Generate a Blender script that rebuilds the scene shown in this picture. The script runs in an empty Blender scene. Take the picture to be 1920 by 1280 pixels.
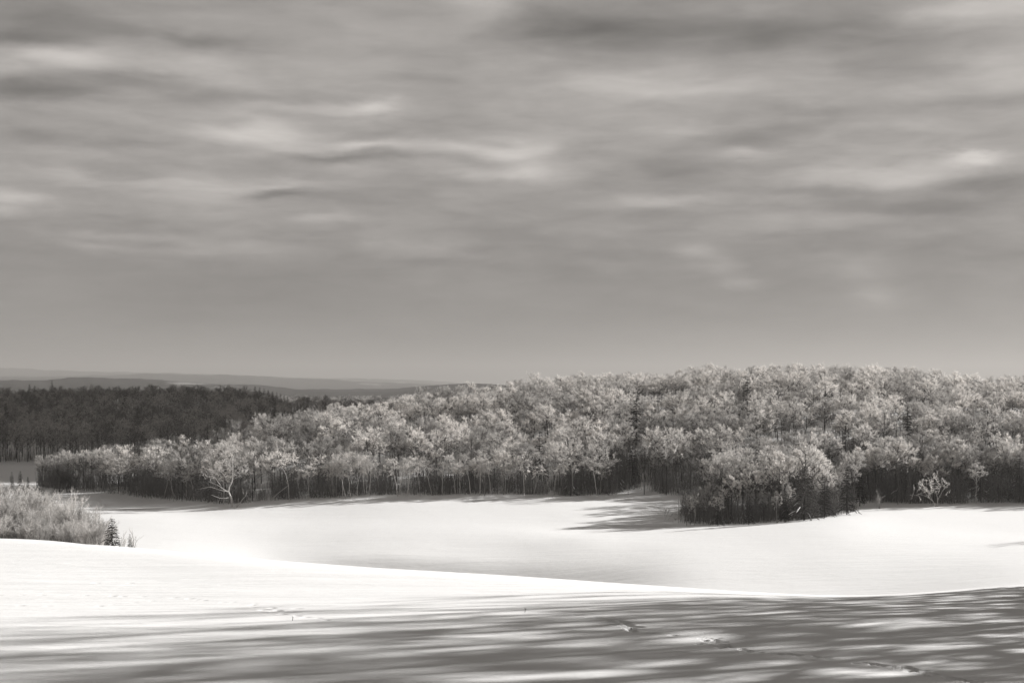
import bpy, math, random
import numpy as np
from mathutils import Vector

R = math.radians
rng = np.random.default_rng(7)
random.seed(7)
scene = bpy.context.scene
COL = scene.collection

# ------------------------------------------------------------------ camera
F, VH = 2667.0, 705.0            # focal length and horizon row, in pixels of a 1920 px wide picture
cam_d = bpy.data.cameras.new('camera')
cam_d.lens, cam_d.sensor_width = 50.0, 36.0
cam_d.shift_y = (VH - 640.0) / 1920.0
cam_d.clip_start, cam_d.clip_end = 0.5, 60000.0
cam = bpy.data.objects.new('camera', cam_d)
COL.objects.link(cam)
cam.location = (0, 0, 0)         # eye level is z = 0, the ground lies below it
cam.rotation_euler = (R(90), 0, 0)
scene.camera = cam

# ------------------------------------------------------------------ light
SUN_EL, SUN_AZ = 17.5, 57.0      # azimuth measured from straight ahead towards the right
SD = Vector((math.sin(R(SUN_AZ)) * math.cos(R(SUN_EL)), math.cos(R(SUN_AZ)) * math.cos(R(SUN_EL)), math.sin(R(SUN_EL))))
EXPO = 1.15
sun_d = bpy.data.lights.new('sun', 'SUN')
sun_d.energy, sun_d.angle, sun_d.color = 4.5, R(0.7), (1.0, 0.99, 0.975)
sun = bpy.data.objects.new('sun', sun_d)
COL.objects.link(sun)
sun.location = SD * 200
sun.rotation_euler = (-SD).to_track_quat('-Z', 'Y').to_euler()

vs = scene.view_settings
scene.display_settings.display_device = 'sRGB'
vs.view_transform, vs.look, vs.exposure, vs.gamma = 'Standard', 'None', EXPO, 1.0
vs.use_curve_mapping = False

class Nodes:
    """Small wrapper that links math nodes."""
    def __init__(self, tree):
        self.t = tree; self.n = tree.nodes; self.l = tree.links
    def new(self, kind, **kw):
        n = self.n.new(kind)
        for k, v in kw.items(): setattr(n, k, v)
        return n
    def put(self, sock, val):
        if isinstance(val, bpy.types.NodeSocket): self.l.new(val, sock)
        else: sock.default_value = val
    def m(self, op, a, b=0.0, c=0.0, clamp=False):
        n = self.new('ShaderNodeMath', operation=op); n.use_clamp = clamp
        self.put(n.inputs[0], a); self.put(n.inputs[1], b)
        if len(n.inputs) > 2: self.put(n.inputs[2], c)
        return n.outputs[0]
    def v(self, op, a, b=None, c=None):
        n = self.new('ShaderNodeVectorMath', operation=op)
        self.put(n.inputs[0], a)
        if b is not None: self.put(n.inputs[1], b)
        if c is not None: self.put(n.inputs[2], c)
        return n.outputs['Value'] if op in ('DOT_PRODUCT', 'LENGTH') else n.outputs[0]
    def xyz(self, x, y, z):
        n = self.new('ShaderNodeCombineXYZ')
        self.put(n.inputs[0], x); self.put(n.inputs[1], y); self.put(n.inputs[2], z)
        return n.outputs[0]
    def noise(self, vec, scale, detail=4.0, rough=0.5, dist=0.0, out='Fac'):
        n = self.new('ShaderNodeTexNoise')
        self.put(n.inputs['Vector'], vec)
        n.inputs['Scale'].default_value = scale; n.inputs['Detail'].default_value = detail
        n.inputs['Roughness'].default_value = rough; n.inputs['Distortion'].default_value = dist
        return n.outputs[out]
    def ramp(self, fac, stops):
        n = self.new('ShaderNodeValToRGB')
        e = n.color_ramp.elements
        while len(e) > 1: e.remove(e[0])
        e[0].position = stops[0][0]; e[0].color = (*[stops[0][1]] * 3, 1)
        for p, c in stops[1:]:
            q = e.new(p); q.color = (c, c, c, 1)
        self.put(n.inputs[0], fac)
        return n.outputs[0]

# sky: an overcast deck over a clear sky seen through a red filter (the photograph is black and white)
world = bpy.data.worlds.new('World'); scene.world = world
world.use_nodes = True
wt = world.node_tree; wt.nodes.clear()
N = Nodes(wt)
tc = N.new('ShaderNodeTexCoord').outputs['Generated']
sep = N.new('ShaderNodeSeparateXYZ'); N.put(sep.inputs[0], tc)
dx, dy, dz = sep.outputs
az = N.m('ARCTAN2', dx, dy)
el = N.m('ARCSINE', dz)
SKY_BLOBS = [  # cloud masses: place in the picture (u, v), half sizes, amount in display levels
 (60,30,150,35,-20),(40,75,110,14,-18),(105,115,90,20,20),(370,125,150,20,10),(360,80,110,18,-16),(30,163,140,14,-20),
 (230,152,120,12,-16),(460,185,160,15,-10),(688,200,60,12,22),(570,203,100,12,10),(461,253,120,22,24),(70,255,120,15,-13),
 (700,245,110,14,-8),(683,273,70,7,18),(905,280,110,14,22),(660,296,110,8,-15),(930,318,120,12,15),(180,337,140,10,12),
 (34,368,60,12,20),(385,362,90,28,16),(515,368,60,9,-20),(530,350,60,7,12),(620,418,50,7,14),(15,395,50,12,14),
 (230,438,100,9,13),(175,458,60,8,10),(440,468,90,16,11),(750,462,100,10,8),(450,560,300,45,-5),
 (900,15,80,35,16),(1095,52,130,38,-26),(1400,60,220,40,-20),(1660,90,150,40,-11),(1860,15,140,25,25),(1890,125,100,35,15),
 (1270,160,200,20,12),(1260,240,70,14,11),(1450,250,160,22,-13),(1530,205,100,14,-9),(1850,195,110,14,-11),(1640,240,130,12,8),
 (1420,285,70,9,13),(1250,305,150,25,-11),(1830,300,60,8,22),(1690,322,170,22,20),(995,300,60,25,10),(1870,342,80,18,-15),
 (1560,358,110,8,-11),(1270,374,100,9,15),(1720,390,90,15,-11),(1500,420,200,18,9),(1290,465,42,13,13),(1332,497,40,14,14),
 (1375,530,36,12,13),(1600,505,70,22,11),(1655,552,45,18,12),(1300,600,300,40,-4)]
wn = N.noise(N.xyz(N.m('MULTIPLY', az, 5.0), N.m('MULTIPLY', el, 16.0), 3.3), 2.2, 5.0, 0.55, 0.3, 'Color')
w2 = N.v('MULTIPLY', N.v('SUBTRACT', wn, (0.5, 0.5, 0.5)), (0.060, 0.026, 0.0))
P = N.v('ADD', N.xyz(az, el, 0.0), w2)
acc = None
for (u, v, su, sv, amp) in SKY_BLOBS:
    ca = math.atan((u - 960) / F); ce = math.atan((VH - v) / F * math.cos(ca))
    ia, ie = F / (su * 1.1), F / (sv * 1.1)
    q = N.v('MULTIPLY_ADD', P, (ia, ie, 0.0), (-ca * ia, -ce * ie, 0.0))
    g = N.m('POWER', 0.3679, N.v('DOT_PRODUCT', q, q))
    acc = N.m('MULTIPLY_ADD', g, float(amp), acc if acc is not None else 0.0)
# levels of the deck against elevation (0 to 1 = 0 to 60 degrees), going on past the frame
lev = N.ramp(N.m('DIVIDE', el, R(60), clamp=True), [(0.0, .60), (0.018, .60), (0.048, .592), (0.075, .588), (0.10, .63), (0.155, .665), (0.20, .65), (0.25, .615), (0.45, .52), (0.75, .44), (1.0, .42)])
streak = N.noise(N.xyz(N.m('MULTIPLY', az, 5.5), N.m('MULTIPLY', el, 22.0), 0.0), 2.6, 5.0, 0.5, 0.35)
broad = N.noise(N.xyz(N.m('MULTIPLY', az, 3.0), N.m('MULTIPLY', el, 7.0), 5.0), 1.8, 4.0, 0.5, 0.2)
L = N.m('MULTIPLY', lev, 255.0)
up = N.ramp(N.m('DIVIDE', el, R(60), clamp=True), [(0.0, .12), (0.05, .3), (0.10, 1.0), (1.0, 1.0)])
L = N.m('MULTIPLY_ADD', N.m('MULTIPLY', N.m('SUBTRACT', streak, 0.5), up), 46.0, L)
L = N.m('MULTIPLY_ADD', N.m('SUBTRACT', broad, 0.5), 22.0, L)
fine = N.noise(N.xyz(N.m('MULTIPLY', az, 9.0), N.m('MULTIPLY', el, 46.0), 8.0), 2.4, 6.0, 0.6, 0.5)
fup = N.ramp(N.m('DIVIDE', el, R(60), clamp=True), [(0.0, .3), (0.05, .6), (0.085, 1.0), (0.16, 1.0), (0.25, .6), (1.0, .6)])
L = N.m('MULTIPLY_ADD', N.m('MULTIPLY', N.m('SUBTRACT', fine, 0.5), fup), 34.0, L)
L = N.m('ADD', L, N.m('MULTIPLY', acc, 1.75))
lin = N.m('POWER', N.m('DIVIDE', N.m('MAXIMUM', L, 40.0), 255.0), 2.2)
SKY_STRENGTH = 0.1
cloud_val = N.m('MULTIPLY', lin, 1.0 / (2 ** EXPO) / SKY_STRENGTH)
sky = N.new('ShaderNodeTexSky', sky_type='NISHITA')
sky.sun_disc = False
sky.sun_elevation, sky.sun_rotation = R(SUN_EL), R(SUN_AZ)
ssep = N.new('ShaderNodeSeparateColor'); N.put(ssep.inputs[0], sky.outputs[0])
clear = N.m('MULTIPLY', ssep.outputs[0], 0.12)
cover = N.ramp(N.m('DIVIDE', el, R(90), clamp=True), [(0.0, 1.0), (0.20, 1.0), (0.5, .55), (1.0, .35)])
mixv = N.m('ADD', N.m('MULTIPLY', cloud_val, cover), N.m('MULTIPLY', clear, N.m('SUBTRACT', 1.0, cover)))
tint = N.new('ShaderNodeVectorMath', operation='SCALE'); tint.inputs[0].default_value = (1.0, 0.948, 0.898); N.put(tint.inputs['Scale'], mixv)
bg = N.new('ShaderNodeBackground'); bg.inputs['Strength'].default_value = SKY_STRENGTH
N.put(bg.inputs['Color'], tint.outputs[0])
N.put(N.new('ShaderNodeOutputWorld').inputs['Surface'], bg.outputs[0])

cy = scene.cycles
cy.max_bounces, cy.diffuse_bounces, cy.glossy_bounces = 6, 3, 1
cy.transmission_bounces, cy.volume_bounces, cy.transparent_max_bounces = 3, 0, 4
cy.use_denoising = True
try: cy.denoising_prefilter = 'ACCURATE'
except Exception: pass

# ------------------------------------------------------------------ materials (all grey: the scene is monochrome)
TINT = (1.0, 0.965, 0.93)
def grey(v, t=1.0): return (v * (1 + (TINT[0] - 1) * t), v * (1 + (TINT[1] - 1) * t), v * (1 + (TINT[2] - 1) * t), 1)
def material(name):
    m = bpy.data.materials.new(name); m.use_nodes = True
    m.node_tree.nodes.clear()
    return m, Nodes(m.node_tree)
def finish(n, shader): n.put(n.new('ShaderNodeOutputMaterial').inputs['Surface'], shader)
def scaled(n, col, fac):
    s = n.new('ShaderNodeVectorMath', operation='SCALE'); s.inputs[0].default_value = col[:3]; n.put(s.inputs['Scale'], fac)
    return s.outputs[0]

def mat_snow():
    m, n = material('snow')
    pos = n.new('ShaderNodeNewGeometry').outputs['Position']
    c = n.m('MULTIPLY_ADD', n.noise(pos, 0.06, 4, .55), 0.04, 0.87)
    bs = n.new('ShaderNodeBsdfPrincipled')
    n.put(bs.inputs['Base Color'], scaled(n, grey(1.0, 0.35), c))
    bs.inputs['Roughness'].default_value = 0.75; bs.inputs['Specular IOR Level'].default_value = 0.15
    drift = n.noise(n.v('MULTIPLY', pos, (0.35, 1.0, 1.0)), 2.2, 5, .6)
    grain = n.noise(pos, 38.0, 3, .7)
    wind = n.noise(n.v('MULTIPLY', pos, (0.10, 0.42, 0.4)), 1.0, 6, .62, .4)
    h = n.m('ADD', n.m('MULTIPLY', drift, 0.042), n.m('ADD', n.m('MULTIPLY', grain, 0.005), n.m('MULTIPLY', wind, 0.16)))
    b = n.new('ShaderNodeBump'); b.inputs['Strength'].default_value = 0.8; b.inputs['Distance'].default_value = 1.0
    n.put(b.inputs['Height'], h); n.put(bs.inputs['Normal'], b.outputs[0])
    finish(n, bs.outputs[0]); return m

def mat_twig(name, lo, hi, trans, vary=0.25):
    """thin twigs: frosted ones pale, bare ones dark; light passes through the rime a little"""
    m, n = material(name)
    pos = n.new('ShaderNodeNewGeometry').outputs['Position']
    rnd = n.new('ShaderNodeObjectInfo').outputs['Random']
    f = n.m('ADD', n.noise(pos, 0.55, 3, .6), n.m('MULTIPLY', n.m('SUBTRACT', rnd, 0.5), vary))
    f = n.ramp(f, [(0.32, lo), (0.66, hi)])
    col = n.v('MULTIPLY', f, TINT)
    d = n.new('ShaderNodeBsdfDiffuse'); n.put(d.inputs['Color'], col)
    t = n.new('ShaderNodeBsdfTranslucent'); n.put(t.inputs['Color'], col)
    mx = n.new('ShaderNodeMixShader'); mx.inputs[0].default_value = trans
    n.put(mx.inputs[1], d.outputs[0]); n.put(mx.inputs[2], t.outputs[0])
    finish(n, mx.outputs[0]); return m

def mat_bark(name, base, snowy=0.0, streak=0.5):
    m, n = material(name)
    g = n.new('ShaderNodeNewGeometry')
    pos = g.outputs['Position']
    f = n.noise(n.v('MULTIPLY', pos, (6, 6, 1.2)), 1.0, 4, .6)
    c = n.m('MULTIPLY', n.m('MULTIPLY_ADD', n.m('SUBTRACT', f, 0.5), 2 * streak, 1.0), base)
    col = n.v('MULTIPLY', n.xyz(c, c, c), TINT)
    d = n.new('ShaderNodeBsdfDiffuse')
    if snowy:
        s = n.new('ShaderNodeSeparateXYZ'); n.put(s.inputs[0], g.outputs['Normal'])
        k = n.m('ADD', s.outputs[2], n.m('MULTIPLY', n.m('SUBTRACT', n.noise(pos, 1.4, 3, .6), 0.5), 0.9))
        k = n.m('MULTIPLY', n.m('MULTIPLY', n.m('SUBTRACT', k, 0.25), 3.5, clamp=True), snowy)
        mixn = n.new('ShaderNodeMix', data_type='RGBA')
        n.put(mixn.inputs[0], k); n.put(mixn.inputs[6], col); mixn.inputs[7].default_value = grey(0.7)
        col = mixn.outputs[2]
    n.put(d.inputs['Color'], col)
    finish(n, d.outputs[0]); return m

M = dict(
    snow=mat_snow(),
    frost=mat_twig('frosted_twigs', .50, .95, .36, .4),
    frost_dim=mat_twig('thinly_frosted_twigs', .28, .52, .30),
    bare=mat_twig('bare_twigs', .15, .58, .25, .7),
    far_twig=mat_twig('far_twigs', .18, .66, .25, .8),
    bare_dark=mat_twig('dark_twigs', .05, .10, .2),
    frost_mid=mat_twig('hoary_twigs', .36, .66, .3),
    bark=mat_bark('dark_bark', .038, .25),
    bark_grey=mat_bark('grey_bark', .17, .2),
    birch=mat_bark('pale_birch_bark', .52, .3, .7),
    whitebark=mat_bark('rimed_bark', .42, .5, .35),
    needle=mat_twig('spruce_needles', .020, .045, .1),
    needle_snow=mat_bark('snowy_needles', .04, .35, .5),
    weed=mat_twig('dry_stalks', .3, .55, .2),
)

# ------------------------------------------------------------------ mesh helpers
def build_mesh(name, verts, tris=None, quads=None, mats=(), smooth=False):
    me = bpy.data.meshes.new(name)
    verts = np.asarray(verts, np.float32).reshape(-1, 3)
    nt = 0 if tris is None else len(tris); nq = 0 if quads is None else len(quads)
    loops = np.concatenate([np.asarray(a, np.int32).ravel() for a in (tris, quads) if a is not None and len(a)])
    starts = np.concatenate([np.arange(nt) * 3, nt * 3 + np.arange(nq) * 4]).astype(np.int32)
    me.vertices.add(len(verts)); me.vertices.foreach_set('co', verts.ravel())
    me.loops.add(len(loops)); me.loops.foreach_set('vertex_index', loops)
    me.polygons.add(nt + nq); me.polygons.foreach_set('loop_start', starts)
    for m in mats: me.materials.append(m)
    if smooth: me.polygons.foreach_set('use_smooth', np.ones(nt + nq, bool))
    me.update(calc_edges=True)
    return me

class Geo:
    def __init__(self): self.v, self.q, self.t, self.n = [], [], [], 0
    def tube(self, pts, rad, sides=5):
        pts = np.asarray(pts, float); k = len(pts)
        rad = np.broadcast_to(np.asarray(rad, float), (k,))
        d = np.gradient(pts, axis=0); d /= np.linalg.norm(d, axis=1)[:, None] + 1e-9
        ref = np.array([1.0, 0, 0]) if abs(d[0][0]) < .8 else np.array([0, 1.0, 0])
        a = np.cross(d, ref); a /= np.linalg.norm(a, axis=1)[:, None] + 1e-9
        b = np.cross(d, a)
        th = np.arange(sides) * 2 * math.pi / sides
        ring = pts[:, None] + rad[:, None, None] * (np.cos(th)[None, :, None] * a[:, None] + np.sin(th)[None, :, None] * b[:, None])
        self.v.append(ring.reshape(-1, 3))
        i = np.arange(k - 1)[:, None] * sides; j = np.arange(sides)[None]; j2 = (j + 1) % sides
        self.q.append(np.stack([i + j, i + j2, i + sides + j2, i + sides + j], -1).reshape(-1, 4) + self.n)
        self.n += k * sides
    def blades(self, p0, p1, w):
        """thin tapering triangles from p0 to p1"""
        p0 = np.asarray(p0, float); p1 = np.asarray(p1, float); n = len(p0)
        if not n: return
        d = p1 - p0; d /= np.linalg.norm(d, axis=1)[:, None] + 1e-9
        s = np.cross(d, rng.normal(size=(n, 3))); s /= np.linalg.norm(s, axis=1)[:, None] + 1e-9
        w = np.broadcast_to(np.asarray(w, float), (n,))[:, None]
        self.v.append(np.stack([p0 - s * w / 2, p0 + s * w / 2, p1], 1).reshape(-1, 3))
        self.t.append(np.arange(n * 3).reshape(-1, 3) + self.n); self.n += n * 3
    def mesh(self, name, mat, smooth=False):
        return build_mesh(name, np.concatenate(self.v), np.concatenate(self.t) if self.t else None,
                          np.concatenate(self.q) if self.q else None, [mat], smooth)

def link(name, me, parent=None):
    o = bpy.data.objects.new(name, me); COL.objects.link(o)
    if parent is not None: o.parent = parent
    return o
def structure(name, me):
    o = link(name, me); o['kind'] = 'structure'; return o
def stuff(name, me, label, cat):
    o = link(name, me); o['kind'] = 'stuff'; o['label'] = label; o['category'] = cat; return o

# ------------------------------------------------------------------ the lie of the land
# For some bearings u (pixel columns) the same run of ground points going away from the camera: (distance, row they are seen at)
def pchip(xk, yk, x):
    """monotone cubic through the knots of each row; xk, yk: (rows, k), x: (rows, n)"""
    h = np.diff(xk, axis=1); dl = np.diff(yk, axis=1) / h
    m = np.zeros_like(yk)
    w1 = 2 * h[:, 1:] + h[:, :-1]; w2 = h[:, 1:] + 2 * h[:, :-1]
    with np.errstate(divide='ignore', invalid='ignore'):
        hm = (w1 + w2) / (w1 / dl[:, :-1] + w2 / dl[:, 1:])
    m[:, 1:-1] = np.where(dl[:, :-1] * dl[:, 1:] > 0, hm, 0)
    m[:, 0] = dl[:, 0]; m[:, -1] = dl[:, -1]
    out = np.empty_like(x)
    for r in range(len(xk)):
        i = np.clip(np.searchsorted(xk[r], x[r]) - 1, 0, xk.shape[1] - 2)
        hh = h[r][i]; t = np.clip((x[r] - xk[r][i]) / hh, 0, 1)
        a, b = yk[r][i], yk[r][i + 1]; ma, mb = m[r][i] * hh, m[r][i + 1] * hh
        out[r] = (2*t**3 - 3*t**2 + 1) * a + (t**3 - 2*t**2 + t) * ma + (-2*t**3 + 3*t**2) * b + (t**3 - t**2) * mb
    return out

G = {  # u: crest, dips, bank foot, bank top, field, hump, behind it, forest edge, slope, hill top, behind the hill
 -500: [(92,1005),(112,1014),(150,1028),(190,1022),(225,1008),(250,985),(275,960),(300,936),(345,912),(370,905),(400,897),(480,882)],
 0:    [(82,1010),(112,1019),(150,1030),(190,1024),(225,1008),(250,985),(275,960),(300,938),(345,914),(370,906),(400,897),(480,882)],
 260:  [(61,1033),(105,1042),(145,1051),(190,1044),(205,1034),(230,1006),(260,974),(290,953),(318,938),(340,916),(365,899),(480,886)],
 430:  [(50.5,1050),(100,1062),(140,1074),(182,1066),(200,1050),(222,1022),(245,996),(270,971),(290,945),(330,912),(360,879),(480,886)],
 500:  [(47,1058),(100,1072),(140,1082),(183,1073),(200,1066),(213,1040),(240,1004),(268,975),(295,940),(330,908),(360,868),(480,885)],
 750:  [(40,1078),(98,1098),(140,1110),(180,1102),(194,1091),(206,1042),(235,1002),(265,972),(300,932),(340,886),(410,812),(500,850)],
 960:  [(36.3,1092),(90,1112),(130,1126),(168,1118),(186,1105),(200,1053),(225,1011),(262,975),(305,930),(345,888),(430,782),(520,812)],
 1120: [(33.8,1103),(85,1125),(128,1136),(160,1122),(176,1109),(192,1062),(215,1017),(248,990),(308,931),(345,878),(450,764),(530,785)],
 1280: [(31.7,1113),(72,1135),(120,1146),(150,1131),(164,1112),(188,1055),(238,992),(254,985),(308,932),(345,872),(450,759),(530,780)],
 1420: [(30,1123),(70,1148),(120,1156),(148,1142),(160,1122),(188,1054),(240,985),(258,981),(305,934),(345,864),(450,750),(530,770)],
 1580: [(28.7,1131),(68,1155),(118,1159),(146,1144),(157,1129),(187,1051),(249,968),(266,963),(303,938),(345,862),(450,750),(530,770)],
 1650: [(29,1129),(68,1153),(118,1157),(146,1142),(156,1128),(186,1052),(255,971),(272,957),(291,946),(345,862),(450,753),(530,772)],
 1780: [(31,1117),(68,1145),(118,1149),(144,1133),(155,1116),(186,1050),(253,976),(270,960),(287,946),(345,866),(450,767),(530,788)],
 1920: [(34.4,1100),(68,1130),(118,1136),(144,1119),(155,1100),(186,1044),(255,977),(272,960),(289,945),(345,868),(450,772),(530,794)],
 2700: [(39.5,1080),(68,1115),(118,1130),(144,1115),(155,1095),(186,1040),(255,977),(272,960),(289,945),(345,868),(450,776),(530,796)],
}
UK = np.array(sorted(G), float)
TAIL = {-500: 760, 0: 762, 120: 757, 200: 746, 270: 761, 330: 749, 400: 752, 470: 762, 540: 776, 750: 785, 960: 785, 2700: 785}
rows = []
for u in UK:
    g = G[int(u)]
    dc, vc = g[0]
    s = (vc - VH) / F - 2.0 / dc
    near = [(3.0, VH + F * (2.0 / 3 + s)), (14.0, VH + F * (2.0 / 14 + s)), (0.5 * dc + 9, VH + F * (2.0 / (0.5 * dc + 9) + s))]
    tail = [(580, 867 + (0 if u < 600 else 6)), (800, 815), (1100, np.interp(u, list(TAIL), list(TAIL.values()))), (1400, 790), (1700, 764), (2000, 800)]
    rows.append(near + g + tail)
KD = np.array([[p[0] for p in r] for r in rows], float)
KZ = np.array([[-(p[1] - VH) / F * p[0] for p in r] for r in rows], float)
US = np.linspace(-500, 2700, 641)
def across(K): return pchip(np.repeat(UK[None], K.shape[1], 0), K.T.copy(), np.repeat(US[None], K.shape[1], 0)).T
DS = np.geomspace(3.0, 2000.0, 900)
TZ = pchip(across(KD), across(KZ), np.repeat(DS[None], len(US), 0))
def soften(A, sig, ax):
    k = np.exp(-.5 * (np.arange(-3 * sig, 3 * sig + 1) / sig) ** 2); k /= k.sum(); n = len(k) // 2
    B = np.concatenate([np.repeat(A.take([0], ax), n, ax), A, np.repeat(A.take([-1], ax), n, ax)], ax)
    return np.apply_along_axis(lambda r: np.convolve(r, k, 'valid'), ax, B)
TZ = soften(soften(TZ, 11, 0), 2, 1)      # no kinks between the surveyed bearings
LD0, LD1 = math.log(DS[0]), math.log(DS[-1])
waves = [(rng.uniform(0, 6.28), wl, amp * rng.uniform(.6, 1.2), rng.uniform(0, 6.28)) for wl, amp in
         [(3.1, .010), (4.3, .013), (6.5, .02), (9, .03), (14, .05), (22, .09), (31, .13), (47, .2), (5.2, .012), (11, .04)]]
def height(x, y, relief=True):
    x = np.asarray(x, float); y = np.asarray(y, float)
    yc = np.clip(y, 3.0, 2000.0)
    u = np.clip(960 + F * x / np.maximum(y, 6.0), US[0], US[-1])
    fu = (u - US[0]) / (US[1] - US[0]); fd = (np.log(yc) - LD0) / (LD1 - LD0) * (len(DS) - 1)
    i = np.clip(fu.astype(int), 0, len(US) - 2); j = np.clip(fd.astype(int), 0, len(DS) - 2)
    a, b = fu - i, fd - j
    z = TZ[i, j] * (1 - a) * (1 - b) + TZ[i + 1, j] * a * (1 - b) + TZ[i, j + 1] * (1 - a) * b + TZ[i + 1, j + 1] * a * b
    z = z + np.clip(3.0 - y, 0, 40) * 0.06
    if relief:
        k = np.interp(y, [5, 15, 40, 70, 130, 290, 330, 450], [.06, .09, .14, .3, .15, .15, 1.0, 1.0])
        for th, wl, amp, ph in waves:
            z = z + amp * k * np.sin((x * math.cos(th) * .7 + y * math.sin(th)) * 6.2832 / wl + ph)
    return z
def ground(x, y): return float(height(np.array([x]), np.array([y]))[0])
def ray_ground(u, v, d0, d1):
    """first distance between d0 and d1 at which the ground is seen at pixel (u, v)"""
    d = np.geomspace(d0, d1, 800); x = (u - 960) / F * d
    vv = VH - F * height(x, d, False) / d
    k = np.argmax(vv <= v) if (vv <= v).any() else len(d) - 1
    return float(x[k]), float(d[k])
def px(u, d): return (u - 960) / F * d

# footprints pressed into the foreground snow
prints = []
def trail(pts, step, rad, depth, spread, d1=60):
    if pts[0][0] < 600: depth *= .55
    P3 = [ray_ground(u, v, 8, d1) for u, v in pts]
    for (x0, y0), (x1, y1) in zip(P3, P3[1:]):
        n = max(1, int(math.hypot(x1 - x0, y1 - y0) / (step * .6)))
        for k in range(n):
            t = (k + rng.uniform(-.3, .3)) / n
            sx = 1 if k % 2 else -1
            prints.append((x0 + (x1 - x0) * t + rng.normal(0, spread), y0 + (y1 - y0) * t + sx * spread + rng.normal(0, spread * .5),
                           rad * .66 * rng.uniform(.7, 1.3), depth * 1.0 * rng.uniform(.6, 1.3)))
trail([(1083,1152),(1125,1158),(1165,1165)], .30, .10, .07, .06)
trail([(1165,1163),(1192,1183)], .16, .12, .09, .10)
trail([(1192,1183),(1262,1190),(1305,1193)], .34, .08, .06, .05)
trail([(1330,1195),(1362,1213)], .13, .09, .08, .09, 40)
trail([(1362,1213),(1425,1222),(1520,1229),(1570,1237)], .14, .075, .06, .05, 40)
trail([(1610,1241),(1660,1247),(1720,1256),(1790,1272),(1840,1285)], .11, .085, .07, .07, 40)
trail([(520,1140),(548,1150)], .3, .14, .09, .16)
trail([(548,1152),(620,1163)], .45, .09, .06, .05)
trail([(330,1117),(460,1130),(525,1143)], .8, .10, .07, .08)
trail([(0,1112),(160,1112),(320,1116)], .8, .09, .06, .05)
trail([(40,1132),(180,1133),(320,1119)], .9, .09, .06, .05)
trail([(180,1090),(290,1092)], 1.2, .12, .08, .15)
trail([(1385,1142),(1420,1143)], .4, .09, .06, .08)

# terrain sheet: rows go away from the camera, columns fan out to the sides
ys = [-40, -25, -14, -7, -2, 2, 4, 6, 8, 10, 11.5]
y = 12.6
while y < 50: ys.append(y); y *= 1.0032
while y < 1990: ys.append(y); y *= 1.011
ys = np.array(ys + [1990.0])
inner = np.linspace(-1, 1, 461)
outer = np.geomspace(0.04, 1.0, 26)
XX = np.empty((len(ys), len(inner) + 2 * len(outer)))
for r, yy in enumerate(ys):
    w = 0.385 * max(yy, 2.0); o = outer * (60 + 1.3 * max(yy, 0) * min(1, 700 / max(yy, 1)))
    XX[r] = np.concatenate([-(w + o[::-1]), inner * w, w + o])
YY = np.repeat(ys[:, None], XX.shape[1], 1)
ZZ = height(XX, YY)
DENT = np.zeros_like(ZZ)
for (x0, y0, r, dep) in prints:
    a, b = np.searchsorted(ys, [y0 - 4 * r, y0 + 4 * r])
    sl = slice(a, b)
    q2 = ((XX[sl] - x0) ** 2 + (YY[sl] - y0) ** 2) / (r * r)
    DENT[sl] += dep * (0.12 * np.exp(-((np.sqrt(q2) - 1.5) ** 2) / .18) - np.exp(-q2 ** 1.6)) * (q2 < 14)
ZZ += np.clip(DENT, -.06, .012)
nr, nc = XX.shape
ii = (np.arange(nr - 1)[:, None] * nc + np.arange(nc - 1)[None]).ravel()
quads = np.stack([ii, ii + 1, ii + nc + 1, ii + nc], 1)
structure('snow_field', build_mesh('snow_field', np.stack([XX, YY, ZZ], -1), quads=quads, mats=[M['snow']], smooth=True))

# far hills to the horizon, woods with snowy fields between
HK = {-1500: [(-45,1900),(-88,2300),(-40,3000),(-14,3800),(-70,6000),(20,8500),(-20,10500),(64,13500),(-60,19000)],
      0:    [(-45,1900),(-88,2300),(-40,3000),(-12,3800),(-70,6000),(6,8500),(-20,10500),(66,13500),(-60,19000)],
      230:  [(-45,1900),(-88,2300),(-40,3000),(-12,3800),(-70,6000),(8,8500),(-20,10500),(38,13500),(-60,19000)],
      400:  [(-45,1900),(-88,2300),(-46,3000),(-22,3800),(-70,6000),(-2,8500),(-40,10500),(10,13500),(-60,19000)],
      560:  [(-45,1900),(-88,2300),(-56,3000),(-40,3800),(-70,6000),(-20,8500),(-50,10500),(-16,13500),(-100,19000)],
      720:  [(-45,1900),(-88,2300),(-60,3000),(-42,3800),(-76,6000),(-34,8500),(-60,10500),(-34,13500),(-140,19000)],
      870:  [(-45,1900),(-88,2300),(-50,3000),(-28,3800),(-90,6000),(-50,8500),(-80,10500),(-76,13500),(-190,19000)],
      1100: [(-45,1900),(-88,2300),(-55,3000),(-40,3800),(-95,6000),(-70,8500),(-110,10500),(-130,13500),(-250,19000)],
      3500: [(-45,1900),(-88,2300),(-60,3000),(-40,3800),(-95,6000),(-70,8500),(-110,10500),(-130,13500),(-250,19000)]}
hu = np.array(sorted(HK), float)
hz = np.array([[p[0] for p in HK[int(u)]] for u in hu], float); hd = np.array([p[1] for p in HK[0]], float)
uu = np.concatenate([np.linspace(-1500, -100, 40)[:-1], np.linspace(-100, 1100, 420), np.linspace(1100, 3500, 50)[1:]])
dd = np.geomspace(1900, 19000, 200)
zc = pchip(np.repeat(hu[None], len(hd), 0), hz.T.copy(), np.repeat(uu[None], len(hd), 0)).T
hzz = pchip(np.repeat(hd[None], len(uu), 0), zc, np.repeat(dd[None], len(uu), 0)).T
hx = (uu[None] - 960) / F * dd[:, None]; hy = np.repeat(dd[:, None], len(uu), 1)
rr = np.zeros_like(hx)
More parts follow.
